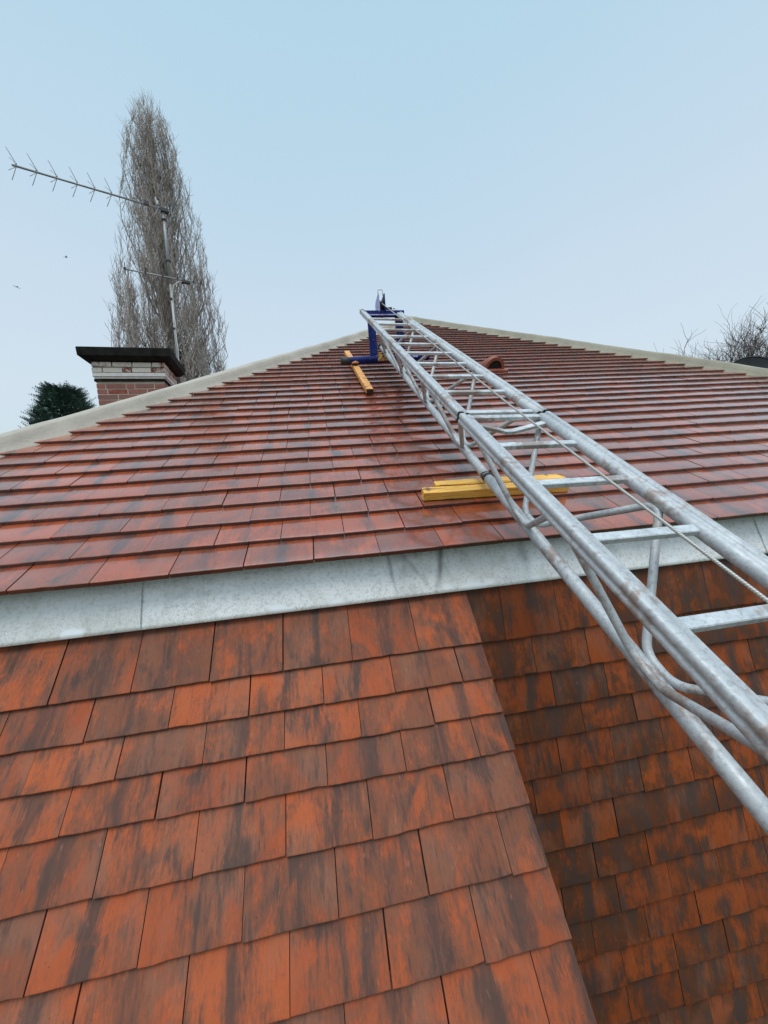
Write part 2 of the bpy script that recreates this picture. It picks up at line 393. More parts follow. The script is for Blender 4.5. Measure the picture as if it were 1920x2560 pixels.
def add_tile(mb, O, X, S, N, x0, x1, s0, g_, t, near=True, vmax=None, droop=0.0, nxt=None, wob=.0012, us=(0, 1)):
    rn = (random.random(), random.random())
    j = random.gauss(0, .0011); tw = random.gauss(0, .0013); lift = random.gauss(0, .0008); tl = random.gauss(0, .0008)
    nx = 7 if near else 2
    L = g_*1.18
    rows = [(0.0, -.0022), (.0018, -.0004), (.006, 0.0), (g_*.5, -t*.5), (L, -t*1.18)]
    if not near: rows = [(0.0, -.0012), (.004, 0.0), (L, -t*1.18)]
    base = len(mb.v); ph = random.random()*20; gp_ = random.choice((.0012, .0016, .0022, .0045)); P = x0+gp_; Q = x1-.0012
    for ri, (ds, h) in enumerate(rows):
        for i in range(nx+1):
            a = i/nx; x = P + (Q-P)*a
            w = (noise.noise(V((x*22+ph, ph, s0)))*wob*1.6 if ri < 3 else 0) + (tw*(a-.5)*2 if ri < 3 else 0)
            cam_ = 0
            mb.v.append(O + X*x + S*(s0+ds+j+w) + N*(h+lift+tl*(a-.5)+cam_+noise.noise(V((x*9, s0*9+ds*8, ph)))*wob*.5))
    nb = len(mb.v)
    for i in range(nx+1):
        a = i/nx; x = P + (Q-P)*a
        w = noise.noise(V((x*22+ph, ph, s0)))*wob*1.6 + tw*(a-.5)*2
        mb.v.append(O + X*x + S*(s0+j+w+.001) + N*(-t-.004+lift))
    W1 = nx+1
    def uvq(a, d): return (us[0]+(us[1]-us[0])*a, d)
    for ri in range(len(rows)-1):
        for i in range(nx):
            p = base+ri*W1+i
            mb.face((p, p+1, p+1+W1, p+W1), [uvq(i/nx, rows[ri][0]), uvq((i+1)/nx, rows[ri][0]), uvq((i+1)/nx, rows[ri+1][0]), uvq(i/nx, rows[ri+1][0])], rn, near and ri > 1)
    nc = len(mb.v); mb.v += [mb.v[base+i] for i in range(nx+1)]
    for i in range(nx):
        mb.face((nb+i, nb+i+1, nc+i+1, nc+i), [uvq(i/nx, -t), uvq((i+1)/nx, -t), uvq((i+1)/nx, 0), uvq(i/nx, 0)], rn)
    for e in (0, nx):                                 # the two long edges
        ring = [base+ri*W1+e for ri in range(len(rows))]
        k = len(mb.v); mb.v += [mb.v[i] for i in ring] + [mb.v[ring[-1]] - N*t, mb.v[ring[0]] - N*t]
        f = list(range(k, k+len(ring)+2))
        mb.face(tuple(f if e == 0 else reversed(f)), [(us[0] if e == 0 else us[1], .02)]*len(f), rn)

def roof_face(name, O, X, S, N, rows, xl, xr, starts, t, mat, near=lambda k, x: True, wob=.0012, parent=house, back=True, skip=None):
    """rows: list of (s, gauge); xl/xr: functions s -> limits; starts: function k -> joint offset"""
    mb = MB()
    for k, (s0, g_) in enumerate(rows):
        a, b = xl(s0+g_*.35), xr(s0+g_*.35)
        if b - a < .04: continue
        x = starts(k) % TW; x += math.floor((a-x)/TW)*TW
        while x < b:
            x0, x1 = max(x, a), min(x+TW, b)
            if x1-x0 > .035 and not (skip and skip(k, x0, x1)):
                add_tile(mb, O, X, S, N, x0, x1, s0, g_, t, near(k, x), wob=wob, us=((x0-x)/TW, (x1-x)/TW))
            x += TW
    o = mb.build(name, mat, parent)
    if back:                                          # felt below the tiles
        ub = MB(); sa = rows[0][0]+.03; sb = rows[-1][0]+rows[-1][1]; n = 12
        if sa > sb: sa, sb = sb, sa
        for i in range(n):
            s1, s2 = sa+(sb-sa)*i/n, sa+(sb-sa)*(i+1)/n
            d = N*(-t-.012)
            ub.quad(O+X*xl(s1)+S*s1+d, O+X*xr(s1)+S*s1+d, O+X*xr(s2)+S*s2+d, O+X*xl(s2)+S*s2+d)
        ub.build('roof_underlay', M_dark, o)
    return o
VX = V((1, 0, 0))
Sm = V((0, cos(AL), sin(AL))); Nm = V((0, -sin(AL), cos(AL)))
HL = lambda y: -3.25 + .875*(y-EY)
HR = lambda y: 6.96 - .81*(y-EY)
APEX_Y = EY + (6.96+3.25)/(.875+.81); APEX_X = HL(APEX_Y); APEX_Z = EZ + (APEX_Y-EY)*math.tan(AL)
NR = int((APEX_Y-EY)/cos(AL)/GAUGE)
off = {}
def ustart(k):
    if k not in off: off[k] = {0: .229, 1: .083, 2: .222, 3: .063}.get(k, (.226 if k % 2 == 0 else .073)+random.gauss(0, .006))
    return off[k]
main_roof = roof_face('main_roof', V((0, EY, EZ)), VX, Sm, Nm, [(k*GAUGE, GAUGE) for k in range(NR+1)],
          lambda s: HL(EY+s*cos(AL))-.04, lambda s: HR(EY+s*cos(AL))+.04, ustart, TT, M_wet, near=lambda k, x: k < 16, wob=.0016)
tag(main_roof, 'upper roof slope of wet glossy red tiles')

# lower slope on the left
SL = V((0, cos(BE), sin(BE))); NL = V((0, -sin(BE), cos(BE)))
ls = [0, .1495, .2856, .4232, .5945, .7684, .9433]
while len(ls) < 15: ls.append(ls[-1]+.175)
lst = [-1.111, -.3624, -.2258, -.3677, -.2258, -.3595, -.2196]
VERGE = .660
rowsL = []
for k, s_ in enumerate(ls):
    gg = .235 if k == 0 else (ls[k]-ls[k-1])
    rowsL.append((-s_, gg))
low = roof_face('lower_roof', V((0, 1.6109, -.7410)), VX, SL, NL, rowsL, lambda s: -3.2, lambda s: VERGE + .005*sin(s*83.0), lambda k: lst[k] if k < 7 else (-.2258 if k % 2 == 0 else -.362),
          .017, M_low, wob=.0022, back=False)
tag(low, 'lower left roof slope of matt orange tiles')
ub = MB(); O_ = V((0, 1.6109, -.7410)) + NL*(-.03)
ub.quad(O_+VX*-3.2-SL*2.3, O_+VX*(VERGE-.012)-SL*2.3, O_+VX*(VERGE-.012)+SL*.24, O_+VX*-3.2+SL*.24); ub.build('roof_underlay', M_dark, low)

# hung tiles on the wall at right
WS = 1.02
SV = V((0, cos(GA), sin(GA))); NV = V((0, -sin(GA), cos(GA)))
vs = [0, .18, .352, .495, .668, .834, 1.014, 1.185, 1.358, 1.525, 1.692]
vst = [.231, .080, .1626, .012, .152, .292, .1255, .278, .0905, .225, .076]
vs = [a*WS for a in vs]
while len(vs) < 26: vs.append(vs[-1]+.172); vst.append(.08 if len(vst) % 2 else .228)
rowsV = [(-s_, .235 if k == 0 else vs[k]-vs[k-1]) for k, s_ in enumerate(vs)]
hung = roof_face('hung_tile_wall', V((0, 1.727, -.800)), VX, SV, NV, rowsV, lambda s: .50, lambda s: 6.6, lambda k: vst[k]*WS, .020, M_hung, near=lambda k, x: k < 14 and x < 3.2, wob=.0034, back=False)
tag(hung, 'right wall hung with dark mottled tiles')
ub = MB(); O_ = V((0, 1.727, -.800)) + NV*(-.03)
ub.quad(O_+VX*.5-SV*4.6, O_+VX*6.6-SV*4.6, O_+VX*6.6+SV*.3, O_+VX*.5+SV*.3); ub.build('roof_underlay', M_dark, hung)

# cheek below the verge of the lower slope
ck = MB()
p = [V((VERGE-.014, 1.6109-cos(BE)*s_, -.741-sin(BE)*s_))-NL*.02 for s_ in (-.2, .5, 1.2, 2.3)]
q = [V((VERGE-.014, 1.80-.1197*s_, a.z)) for a, s_ in zip(p, (0, .4, .9, 1.8))]
for i in range(3): ck.quad(p[i], p[i+1], q[i+1], q[i])
ck.build('cheek_wall', M_hung, house)

# side slopes beyond the hips, ridge and walls
lz = .669; ll = sqrt(1+lz*lz); SLs = V((1, 0, lz))/ll; NLs = V((0, -1, 0)).cross(SLs).normalized()
nrs = int((APEX_X+3.25)*ll/GAUGE)
roof_face('side_roof', V((-3.25, 0, EZ)), V((0, -1, 0)), SLs, NLs, [(k*GAUGE, GAUGE) for k in range(nrs+1)],
          lambda s: -14.0, lambda s: -(EY + (s/ll)/.875)-.09, lambda k: .147*(k % 2), TT, M_wet, near=lambda k, x: False)
rz = .722; rl = sqrt(1+rz*rz); SRs = V((-1, 0, rz))/rl; NRs = V((0, 1, 0)).cross(SRs).normalized()
nrr = int((6.96-APEX_X)*rl/GAUGE)
roof_face('side_roof', V((6.96, 0, EZ)), V((0, 1, 0)), SRs, NRs, [(k*GAUGE, GAUGE) for k in range(nrr+1)],
          lambda s: (EY + (s/rl)/.81)+.09, lambda s: 14.0, lambda k: .147*(k % 2), TT, M_wet, near=lambda k, x: False)
w = MB()
def wallbox(w, x0, x1, y0, y1, z0, z1): w.box(V(((x0+x1)/2, (y0+y1)/2, (z0+z1)/2)), V((1, 0, 0)), V((0, 1, 0)), V((0, 0, 1)), (x1-x0)/2, (y1-y0)/2, (z1-z0)/2)
wallbox(w, -3.05, 6.55, 1.95, 13.7, GROUND, EZ-.12)
wallbox(w, -3.1, .60, .40, 1.948, GROUND, -2.75)
w.build('wall', M_wall, house)
gb = MB(); gb.v = [V((-3.0, 13.7, EZ-.1)), V((6.6, 13.7, EZ-.1)), V((APEX_X, 13.7, APEX_Z-.05))]; gb.face((0, 1, 2)); gb.build('gable_wall', M_wall, house)

# mortared hips and ridge ---------------------------------------------------
def hip(name, A, B, side_in, mat, n=90, width=.30, seed=0.0, prof=None):
    """A->B along the hip line; side_in: unit vector from the hip down onto the slope we look at"""
    mb = MB(); d = (B-A).normalized(); up = V((0, 0, 1)); up = (up - d*up.dot(d)).normalized()
    lat = (side_in - d*side_in.dot(d)); lat = (lat - up*lat.dot(up)).normalized()
    prof = prof or [(.19, -.13), (.165, -.088), (.140, -.060), (.118, -.015), (.106, .026), (.094, .040), (.045, .053), (.0, .060), (-.06, .058), (-.12, .035), (-.17, -.02), (-.21, -.09), (-.24, -.16)]
    k = len(prof)
    for i in range(n+1):
        c = A.lerp(B, i/n); tt = (B-A).length*i/n
        for j, (a, h) in enumerate(prof):
            w1 = noise.noise(V((tt*1.1+seed, j*.35, seed)))*.014 + noise.noise(V((tt*4.5+seed, j*.7, 3+seed)))*.007
            w2 = noise.noise(V((tt*3.0, j*.5, 9+seed)))*.020 if j < 3 else noise.noise(V((tt*1.6, j*.5, 9+seed)))*.004
            mb.v.append(c + lat*(a + w2) + up*(h + w1*.7))
    for i in range(n):
        for j in range(k-1):
            p_ = i*k+j; mb.face((p_, p_+1, p_+1+k, p_+k), None, (.5, .5), True)
    return mb.build(name, mat, house)
AP = V((APEX_X, APEX_Y, APEX_Z))
FL = V((-3.25, EY, EZ)); FR = V((6.96, EY, EZ))
dl = (AP-FL).normalized(); dr = (AP-FR).normalized()
hip('hip_ridge', FL - dl*.1 , AP + dl*.06, V((1, -.2, -.2)), M_mortar, 110, seed=1.3)
hip('hip_ridge', FR - dr*.1, AP + dr*.06, V((-1, -.2, -.2)), M_mortar_r, 110, seed=5.1)
hip('ridge_capping', AP + V((0, .06, -.03)), V((APEX_X, 13.9, APEX_Z-.03)), V((1, 0, 0)), M_mortar_r, 40, seed=8.0,
    prof=[(.22, -.16), (.15, -.06), (.09, .02), (.04, .052), (0, .058), (-.04, .052), (-.09, .02), (-.15, -.06), (-.22, -.16)])

# flashing ---------------------------------------------------------------------
def flashing(x0, x1, lift, rn):
    mb = MB(); nx = int((x1-x0)/.02); B0 = V((0, 1.7475, -.5375)); 
    S1 = V((0, .34, .94)).normalized(); N1 = V((0, -.94, .34)).normalized(); H = .242; ny = 14
    for i in range(nx+1):
        x = x0+(x1-x0)*i/nx
        for j in range(ny+1):
            s_ = H*j/ny
            d = noise.noise(V((x*1.7, s_*3, 0)))*.0025 + noise.noise(V((x*7, s_*9, 4)))*.0008
            # creases knocked into the sheet below the hoist
            for (cx, wx, a, lean, smin) in ((.30, .012, -.006, .10, .05), (.335, .02, .007, .05, .10), (.415, .016, .008, -.28, .04), (.50, .017, -.010, .10, .07), (.53, .022, .009, .05, .09), (.45, .05, .006, 0, .12), (.97, .03, -.006, .0, .10)):
                q_ = (x - cx - lean*(s_-.15))/wx
                d += 1.9*a*exp(-q_*q_)*min(1, max(0, (s_-smin)/.06))*(1-.25*(s_ > .27))
            d += noise.noise(V((x*2.6, 0, 7)))*.002*(1-j/ny)
            if j == 0: d -= .0025
            if i > nx-2 and x0 < -3: d += .003*(i-nx+2)
            mb.v.append(B0 + VX*x + S1*s_ + N1*(d+lift))
    for i in range(nx):
        for j in range(ny):
            p_ = i*(ny+1)+j
            mb.face((p_, p_+ny+1, p_+ny+2, p_+1), [(i*.02, H*j/ny), ((i+1)*.02, H*j/ny), ((i+1)*.02, H*(j+1)/ny), (i*.02, H*(j+1)/ny)], rn, True)
    base = len(mb.v)                                   # drip edge thickness
    for i in range(nx+1): mb.v.append(mb.v[i*(ny+1)] - N1*.004 - S1*.0006)
    for i in range(nx): mb.face((base+i, base+i+1, (i+1)*(ny+1), i*(ny+1)), [(i*.02, 0)]*4, rn)
    e = len(mb.v); mb.v += [mb.v[j] for j in range(ny+1)] + [mb.v[j] - N1*.006 for j in range(ny+1)]
    for j in range(ny): mb.face((e+j, e+j+1, e+ny+2+j, e+ny+1+j), [(0, 0)]*4, (1.0, .5))
    e = len(mb.v); o_ = nx*(ny+1); mb.v += [mb.v[o_+j] for j in range(ny+1)] + [mb.v[o_+j] - N1*.009 for j in range(ny+1)]
    for j in range(ny): mb.face((e+j+1, e+j, e+ny+1+j, e+ny+2+j), [(0, 0)]*4, (1.0, .5))
    return mb.build('flashing_sheet', M_zinc, house)
flashing(-3.2, -.812, .0065, (1.0, .2))
flashing(-.90, 2.40, .0015, (0.0, .5))
flashing(2.39, 6.7, .0080, (.1, .8))

# terracotta hood vent --------------------------------------------------------
vm = MB(); vc = V((2.085, 4.28, 1.232)); D_ = Sm
for (r_, k0) in ((.118, 0), (.088, 1)):
    n = 14; b_ = len(vm.v)
    for i in range(n+1):
        th = pi*i/n; rim = V((cos(th)*r_, 0, 0)) + Nm*(sin(th)*r_*1.12)
        for (ds, f) in ((0, 1.0), (.07, 1.0), (.15, .8), (.24, .35)):
            vm.v.append(vc + V((rim.x*(f if ds < .2 else .8), 0, 0)) + Nm*(rim.dot(Nm)*f) + D_*ds)
    for i in range(n):
        for j in range(3):
            q_ = (b_+i*4+j, b_+(i+1)*4+j, b_+(i+1)*4+j+1, b_+i*4+j+1)
            vm.face(q_ if k0 else tuple(reversed(q_)), None, (.5, .5), True)
n = 14
for i in range(n): vm.face((i*4, (i+1)*4, 60+(i+1)*4, 60+i*4))
vm.box(vc - D_*.02 - Nm*.004, VX, D_, Nm, .135, .05, .010)
vent = vm.build('roof_vent', M_terr, house); tag(vent, 'half round terracotta vent hood with dark opening')
vg = MB(); vg.box(vc + D_*.035 + Nm*.045, VX, D_, Nm, .082, .004, .045)
for i in range(-3, 4): vg.box(vc + D_*.028 + Nm*.045 + VX*(i*.022), VX, D_, Nm, .003, .003, .045)
vg.build('vent_grille', M_black, vent)

# ------------------------------------------------------------------ ladder hoist
O1 = V((.90929, .71214, -.35616)); PI_ = .29890; WD = .3549; HT = .3432; GP = .0264
def frame(az, el, ro):
    az, el, ro = radians(az), radians(el), radians(ro)
    D = V((sin(az)*cos(el), cos(az)*cos(el), sin(el))); L = V((cos(az), -sin(az), 0)); U = L.cross(D)
    return D, L*cos(ro)+U*sin(ro), U*cos(ro)-L*sin(ro)
F1 = frame(-1.58, 31.71, -1.2); F2 = frame(-1.20, 31.64, -1.2)
J = O1 + F1[0]*(PI_*4+.0175)
def lp(sec, t, lat=0, up=0):
    P, F = (O1, F1) if sec == 1 else (J, F2)
    return P + F[0]*(t*PI_) + F[1]*lat + F[2]*up
T1 = -(O1.z-GROUND)/F1[0].z/PI_ + .3       # foot of the lower section
hoist = empty('ladder_hoist', (lp(1, T1).x, lp(1, T1).y, GROUND), 'long galvanised lattice ladder hoist running up the roof to a blue head frame', 'roof hoist')
def rail_profile(side):
    """two lobes: round tube inside, flatter wheel guide outside, groove between"""
    k = 1.16
    pts_in = [(-.012-cos(radians(a))*.0175, -.001+sin(radians(a))*.0195) for a in range(-75, 76, 15)]
    pts_out = [(-.002, .0155), (.001, .0185), (.003, .0225), (.006, .0240), (.020, .0235), (.0240, .0215), (.0262, .0170), (.0265, .0060), (.0235, .0030), (.0235, -.0005), (.0265, -.004), (.0265, -.0135), (.0235, -.0180), (.004, -.0190)]
    pr = [(a*k, b*k) for a, b in pts_in + pts_out]
    pr = [(a*side, b) for a, b in pr]
    return pr if side > 0 else list(reversed(pr))
for side in (-1, 1):
    for sec, t0, t1 in ((1, T1, -0.058/PI_ + 4.20), (2, .02, 10.84 if side < 0 else 11.35)):
        mb = MB(); ctr = side*(WD/2+GP)
        mb.sweep(lp(sec, t0, ctr), lp(sec, t1, ctr), (F1 if sec == 1 else F2)[1], (F1 if sec == 1 else F2)[2], rail_profile(side), 30)
        r_ = mb.build('guide_rail', M_galv, hoist)
        if sec == 2:
            cp = MB(); cp.tube([lp(2, t1-.02, ctr), lp(2, t1+.05, ctr), lp(2, t1+.11, ctr)], [.028, .027, .016], 14); cp.build('rail_end_plug', M_alud, r_)
    sm_ = MB(); c_ = side*(WD/2+GP); pr = [(a*1.03, b*1.03) for a, b in rail_profile(side)]
    sm_.sweep(J + F1[0]*(-.0015) + F1[1]*c_, J + F1[0]*.0012 + F1[1]*c_, F1[1], F1[2], pr, 2); sm_.build('rail_joint', M_seam, hoist)
for sec, t0, t1 in ((1, T1, 4.06), (2, .02, 10.2)):
    mb = MB(); n = 24
    mb.tube([lp(sec, t0+(t1-t0)*i/n, 0, -HT) for i in range(n+1)], .0255, 14); mb.build('bottom_chord', M_galv, hoist)
# rungs
def rung(sec, t, up=0.0, vee=0.0):
    mb = MB(); F = F1 if sec == 1 else F2; h = WD/2+.012
    if vee:
        pts = [(-h, up), (-h*.1, up-vee*.9), (h*.1, up-vee*.9), (h, up)]
        for (a, ua), (b, ub_) in zip(pts[:-1], pts[1:]):
            pa, pb = lp(sec, t, a, ua), lp(sec, t-.0, b, ub_); X = (pb-pa).normalized(); Z = X.cross(F[0]).normalized()
            mb.box((pa+pb)/2, X, F[0], Z, (pb-pa).length/2+.004, .015, .008, bev=.002)
    else:
        mb.box(lp(sec, t, 0, up), F[1], F[0], F[2], h, .0165, .010, bev=.0025)
    return mb.build('rung', M_galv_rung, hoist)
for k in range(-24, 5): rung(1, k)
rung(1, 3.93-.02 + .02, -.0) if False else None
for k in range(8): rung(2, .358/PI_ + k)
rung(2, .358/PI_ + 8)
rung(2, .16)
tag(rung(1, 3.80, -.004, .045), 'cross bar with shallow bend beside the rail joint')
# zigzag braces on both faces
def brace(sec, side, nodes, rad=.0132, r_bend=.06):
    """nodes: list of (t, u) u=1 at the rail, u=0 at the bottom chord; rounded corners"""
    P = []
    for t, u in nodes:
        lat = side*((WD/2+GP*.55)*u + .010*(1-u)); up = -HT*(1-u) 
        P.append(lp(sec, t, lat, up))
    out = [P[0]]
    for a, b, c in zip(P[:-2], P[1:-1], P[2:]):
        r_ = min(r_bend, (a-b).length*.4, (c-b).length*.4); p0 = b+(a-b).normalized()*r_; p1 = b+(c-b).normalized()*r_
        for i in range(7):
            s_ = i/6; out.append((1-s_)**2*p0 + 2*s_*(1-s_)*b + s_*s_*p1)
    out.append(P[-1])
    mb = MB(); mb.tube(out, rad, 10); return mb.build('brace', M_galv, hoist)
def zig(tops, bots, first_top, sec, side):
    seq = []; a, b = list(tops), list(bots); u = 1 if first_top else 0
    pts = []
    while (a if u else b):
        t = (a if u else b).pop(0); e = .06
        if u: pts += [(t-e*(1 if first_top else 1), .93), (t+e, .93)]
        else: pts += [(t-e*3.0, .06), (t+e*3.0, .06)]
        u = 1-u
    return brace(sec, side, pts)
tops1 = [4.0-2.5*i for i in range(8)][::-1]; bots1 = [2.75-2.5*i for i in range(8)][::-1]
for side in (-1, 1):
    zig(sorted(tops1), sorted(bots1), False, 1, side)
    zig([.30, 2.68, 5.32, 7.95], [1.34, 4.0, 6.62, 9.3], True, 2, side)
# steel cable to the head pulley
mb = MB(); pts = [lp(1, T1*(1-i/30.)+4.0*i/30., .004, .064) for i in range(31)] + [lp(2, .3+i*10.2/20., .004, .066+.0035*i*.5) for i in range(21)]
mb.tube(pts, .0048, 8); mb.build('hoist_cable', M_cable, hoist)
# head frame
X3, Y3, Z3 = V((1, 0, 0)), V((0, 1, 0)), V((0, 0, 1))
HY = 4.42
def post(x0, x1, z0, z1):
    mb = MB(); y = HY
    mb.box(V(((x0+x1)/2, y, (z0+z1)/2)), X3, Y3, Z3, (x1-x0)/2, .005, (z1-z0)/2)
    mb.box(V((x0-.003, y+.02, (z0+z1)/2)), X3, Y3, Z3, .003, .026, (z1-z0)/2)
    mb.box(V((x1+.003, y+.02, (z0+z1)/2)), X3, Y3, Z3, .003, .026, (z1-z0)/2)
    p_ = mb.build('head_post', M_blue, hoist)
    for zz in (z0+.10, z0+.24, z1-.07):
        b = MB(); b.tube([V(((x0+x1)/2, y-.006, zz)), V(((x0+x1)/2, y-.014, zz))], .008, 6); b.build('bolt', M_alud, p_)
    return p_
post(.672, .742, 1.40, 1.90); post(.992, 1.062, 1.43, 1.90)
mb = MB(); mb.box(V((.85, HY, 1.925)), X3, Y3, Z3, .235, .028, .030, bev=.004); mb.build('head_crossbar', M_blue, hoist)
mb = MB(); mb.box(V((.85, HY-.03, 1.905)), X3, Y3, Z3, .20, .002, .006); mb.build('crossbar_edge', M_pale, hoist)
mb = MB()
mb.box(V((.90, HY-.02, 1.975)), X3, Y3, Z3, .045, .02, .007); mb.build('crossbar_bracket', M_black, hoist)
# pulley housing: two side plates with the wheel between
def plate(x, mat, name):
    mb = MB(); prof = [(4.34, 1.93), (4.34, 2.112), (4.36, 2.122), (4.56, 2.122), (4.60, 2.10), (4.60, 1.93)]
    b = len(mb.v)
    for sx in (-.0035, .0035):
        for (yy, zz) in prof: mb.v.append(V((x+sx, yy, zz)))
    k = len(prof)
    mb.face(tuple(range(k))); mb.face(tuple(reversed(range(k, 2*k))))
    for i in range(k): j = (i+1) % k; mb.face((i, i+k, j+k, j))
    return mb.build(name, mat, hoist)
plate(.797, M_pale, 'pulley_plate'); plate(.862, M_blue, 'pulley_plate')  # near plate paler: sky light painted into its colour
mb = MB(); mb.tube([V((.812, 4.46, 2.03)), V((.822, 4.46, 2.03)), V((.826, 4.46, 2.03)), V((.834, 4.46, 2.03)), V((.838, 4.46, 2.03)), V((.848, 4.46, 2.03))], [.058, .058, .048, .048, .058, .058], 24); mb.build('pulley_wheel', M_black, hoist)
mb = MB(); mb.box(V((.8295, 4.57, 2.005)), X3, Y3, Z3, .0285, .01, .075); mb.build('pulley_gap_dark', M_black, hoist)  # black box added to darken the gap between the plates
mb = MB(); mb.tube([V((.789, 4.46, 2.03)), V((.871, 4.46, 2.03))], .012, 8); mb.build('pulley_axle', M_galv, hoist)
mb = MB()
mb.tube([V((.795, 4.36, 2.08)), V((.793, 4.37, 2.155)), V((.797, 4.375, 2.166)), V((.842, 4.375, 2.168)), V((.848, 4.37, 2.158)), V((.846, 4.36, 2.10))], .0045, 6); mb.build('carry_handle', M_galv, hoist)
# roller bar resting on the roof
ra, rb = V((.335, HY-.01, 1.408)), V((1.335, HY-.01, 1.440))
mb = MB(); mb.tube([ra.lerp(rb, i/8) for i in range(9)], .041, 18); rl_ = mb.build('foot_bar', M_blue, hoist)
ax = (rb-ra).normalized()
mb = MB(); mb.tube([ra-ax*.012, ra-ax*.006, ra+ax*.085, ra+ax*.09], [.03, .044, .044, .040], 18); mb.build('rubber_sleeve', M_black, rl_)
mb = MB(); mb.tube([rb+ax*.010, rb-ax*.02], [.042, .044], 18); mb.build('end_cap', M_blue, rl_)
mb = MB(); mb.box(V((.83, HY-.03, 1.425)), X3, Y3, Z3, .09, .03, .035, bev=.006)
mb.box(V((.80, HY+.02, 1.45)), X3, Y3, Z3, .05, .03, .05, bev=.006)
mb.build('chord_clamp', M_rust, hoist)
mb = MB(); mb.box(V((1.17, HY-.055, 1.44)), X3, Y3, Z3, .03, .008, .018); mb.build('weld_plate', M_pale, rl_)
mb = MB(); mb.tube([lp(2, 10.2, 0, -HT), lp(2, 10.5, 0, -HT)], [.034, .034], 12); mb.build('chord_socket', M_black, hoist)
mb = MB(); mb.tube([V((.44, HY-.05, 1.375)), V((.48, HY-.052, 1.383)), V((.52, HY-.05, 1.378))], [.006, .014, .006], 8); mb.build('foot_bar_pad', M_orng, rl_)

# ------------------------------------------------------------------ timbers on the tiles
def roofpt(x, row, h=0.0): return V((x, EY, EZ)) + Sm*(row*GAUGE) + Nm*h
def timber(name, a, b, wdt, hgt, up, mat, label, cat, rot=0.0, seed=0, endmat=None, group=None):
    """beam from a to b (bottom centre line), side faces sawn with slightly uneven edges"""
    X = (b-a).normalized(); Z = (up - X*up.dot(X)).normalized(); Y = Z.cross(X)
    mb = MB(); n = 26; L = (b-a).length
    ring = [(-.5, 0.02), (-.5, .5), (-.5, .96), (-.46, 1.0), (0, 1.0), (.46, 1.0), (.5, .96), (.5, .5), (.5, .02), (0, 0)]
    for i in range(n+1):
        c = a.lerp(b, i/n)
        for j, (yy, zz) in enumerate(ring):
            q_ = noise.noise(V((i*.5+seed, j*.9, seed)))*.0016 + noise.noise(V((i*.13+seed, j*.4, 2)))*.002
            mb.v.append(c + Y*(yy*wdt+q_) + Z*(zz*hgt+q_) + X*((noise.noise(V((j*1.7, seed, 1)))*.006) if i in (0, n) else 0))
    k = len(ring)
    for i in range(n):
        for j in range(k):
            j2 = (j+1) % k; mb.face((i*k+j, i*k+j2, (i+1)*k+j2, (i+1)*k+j), None, (.5, .5))
    mb.face(tuple(reversed(range(k)))); mb.face(tuple(n*k+j for j in range(k)))
    o = mb.build(name, mat); 
    if endmat:
        o.data.materials.append(endmat); o.data.polygons[-2].material_index = 1
    me = o.data; ang = atan2(X.y, X.x)
    return tag(o, label, cat, group)
# pair of packing timbers under the lower chord
timber('packing_timber', roofpt(.530, 2.44, .001), roofpt(1.366, 2.28, .001), .056, .050, Nm, M_yel,
       'front yellow packing timber, cracked along its edge, lying across the tiles below the hoist chord', 'timber', seed=3)
timber('packing_timber', roofpt(.615, 2.80, -.002), roofpt(1.375, 2.63, -.002), .052, .056, Nm, M_yel,
       'rear yellow packing timber, shorter at its left end, tight behind the cracked front one', 'timber', seed=8)
timber('timber_batten', roofpt(.516, 13.50, .004), roofpt(.462, 23.6, .004), .066, .048, Nm, M_orng,
       'orange wooden batten lying up the slope under the blue foot bar of the hoist', 'batten', seed=5, endmat=M_endg)
# wire lashed round the chord
mb = MB(); cpt = lp(1, 4.12, 0, -HT); F = F1; pts = []
for i in range(64):
    th = i/63*2*pi*2.6; rr_ = .0275 + .002*sin(3*th)
    pts.append(cpt + F[0]*(-.016+.034*i/63 + .004*sin(th*1.3)) + (F[1]*cos(th) + F[2]*sin(th))*rr_)
pts += [pts[-1] + F[1]*.03 + F[2]*.01, pts[-1] + F[1]*.06 + F[0]*-.02, pts[-1] + F[1]*.075 + F[0]*-.04 + F[2]*-.01, roofpt(.93, 2.75, .062)]
mb.tube(pts, .0028, 6)
tag(mb.build('tie_wire', M_wire), 'dark twisted tie wire wrapped round the lower chord above the yellow timbers', 'wire')

# ------------------------------------------------------------------ chimney
ce = V((.9935, .114, 0)); cs = V((-.114, .9935, 0)); C0 = V((-2.686, 5.42, 0))     # front left corner of the stack
chim = empty('chimney', (-2.4, 5.7, .2), 'square brick chimney stack with thick black cap behind the left hip', 'chimney')
CW, CD = .775, .62
zb = .20; zt = 1.80
def course(mbb, z, h, grow, shift=0, thick=.012):
    for (o, d, nrm, L) in ((C0 - ce*grow - cs*grow, ce, -cs, CW+2*grow), (C0 + ce*(CW+grow) - cs*grow, cs, ce, CD+2*grow), (C0 - ce*grow + cs*(CD+grow), -cs, -ce, CD+2*grow), (C0 + ce*(CW+grow) + cs*(CD+grow), -ce, cs, CW+2*grow)):
        x = -.11*shift; first = True
        while x < L-.01:
            bl = .225 if not (shift and first) else .225
            if random.random() < .28: bl = .1
            x0, x1 = max(0, x), min(L, x+bl-.012)
            if x1-x0 > .02:
                c = o + d*((x0+x1)/2) + V((0, 0, z+h/2)) + nrm*(-.03+random.uniform(-.002, .003))
                mbb.box(c, d, nrm, Z3, (x1-x0)/2-.001, .034, h/2-.0055, bev=.003)
            x += bl; first = False
bm = MB(); z = zt-.065; k = 0; hb = .068
levels = []
while z > zb:
    top_i = k
    if k in (2, 3): z -= hb if k == 3 else .058; k += 1; continue
    course(bm, z, hb, .018 if k < 2 else -.004, k % 2); z -= hb; k += 1
bm.build('brick_stack', M_brick, chim)
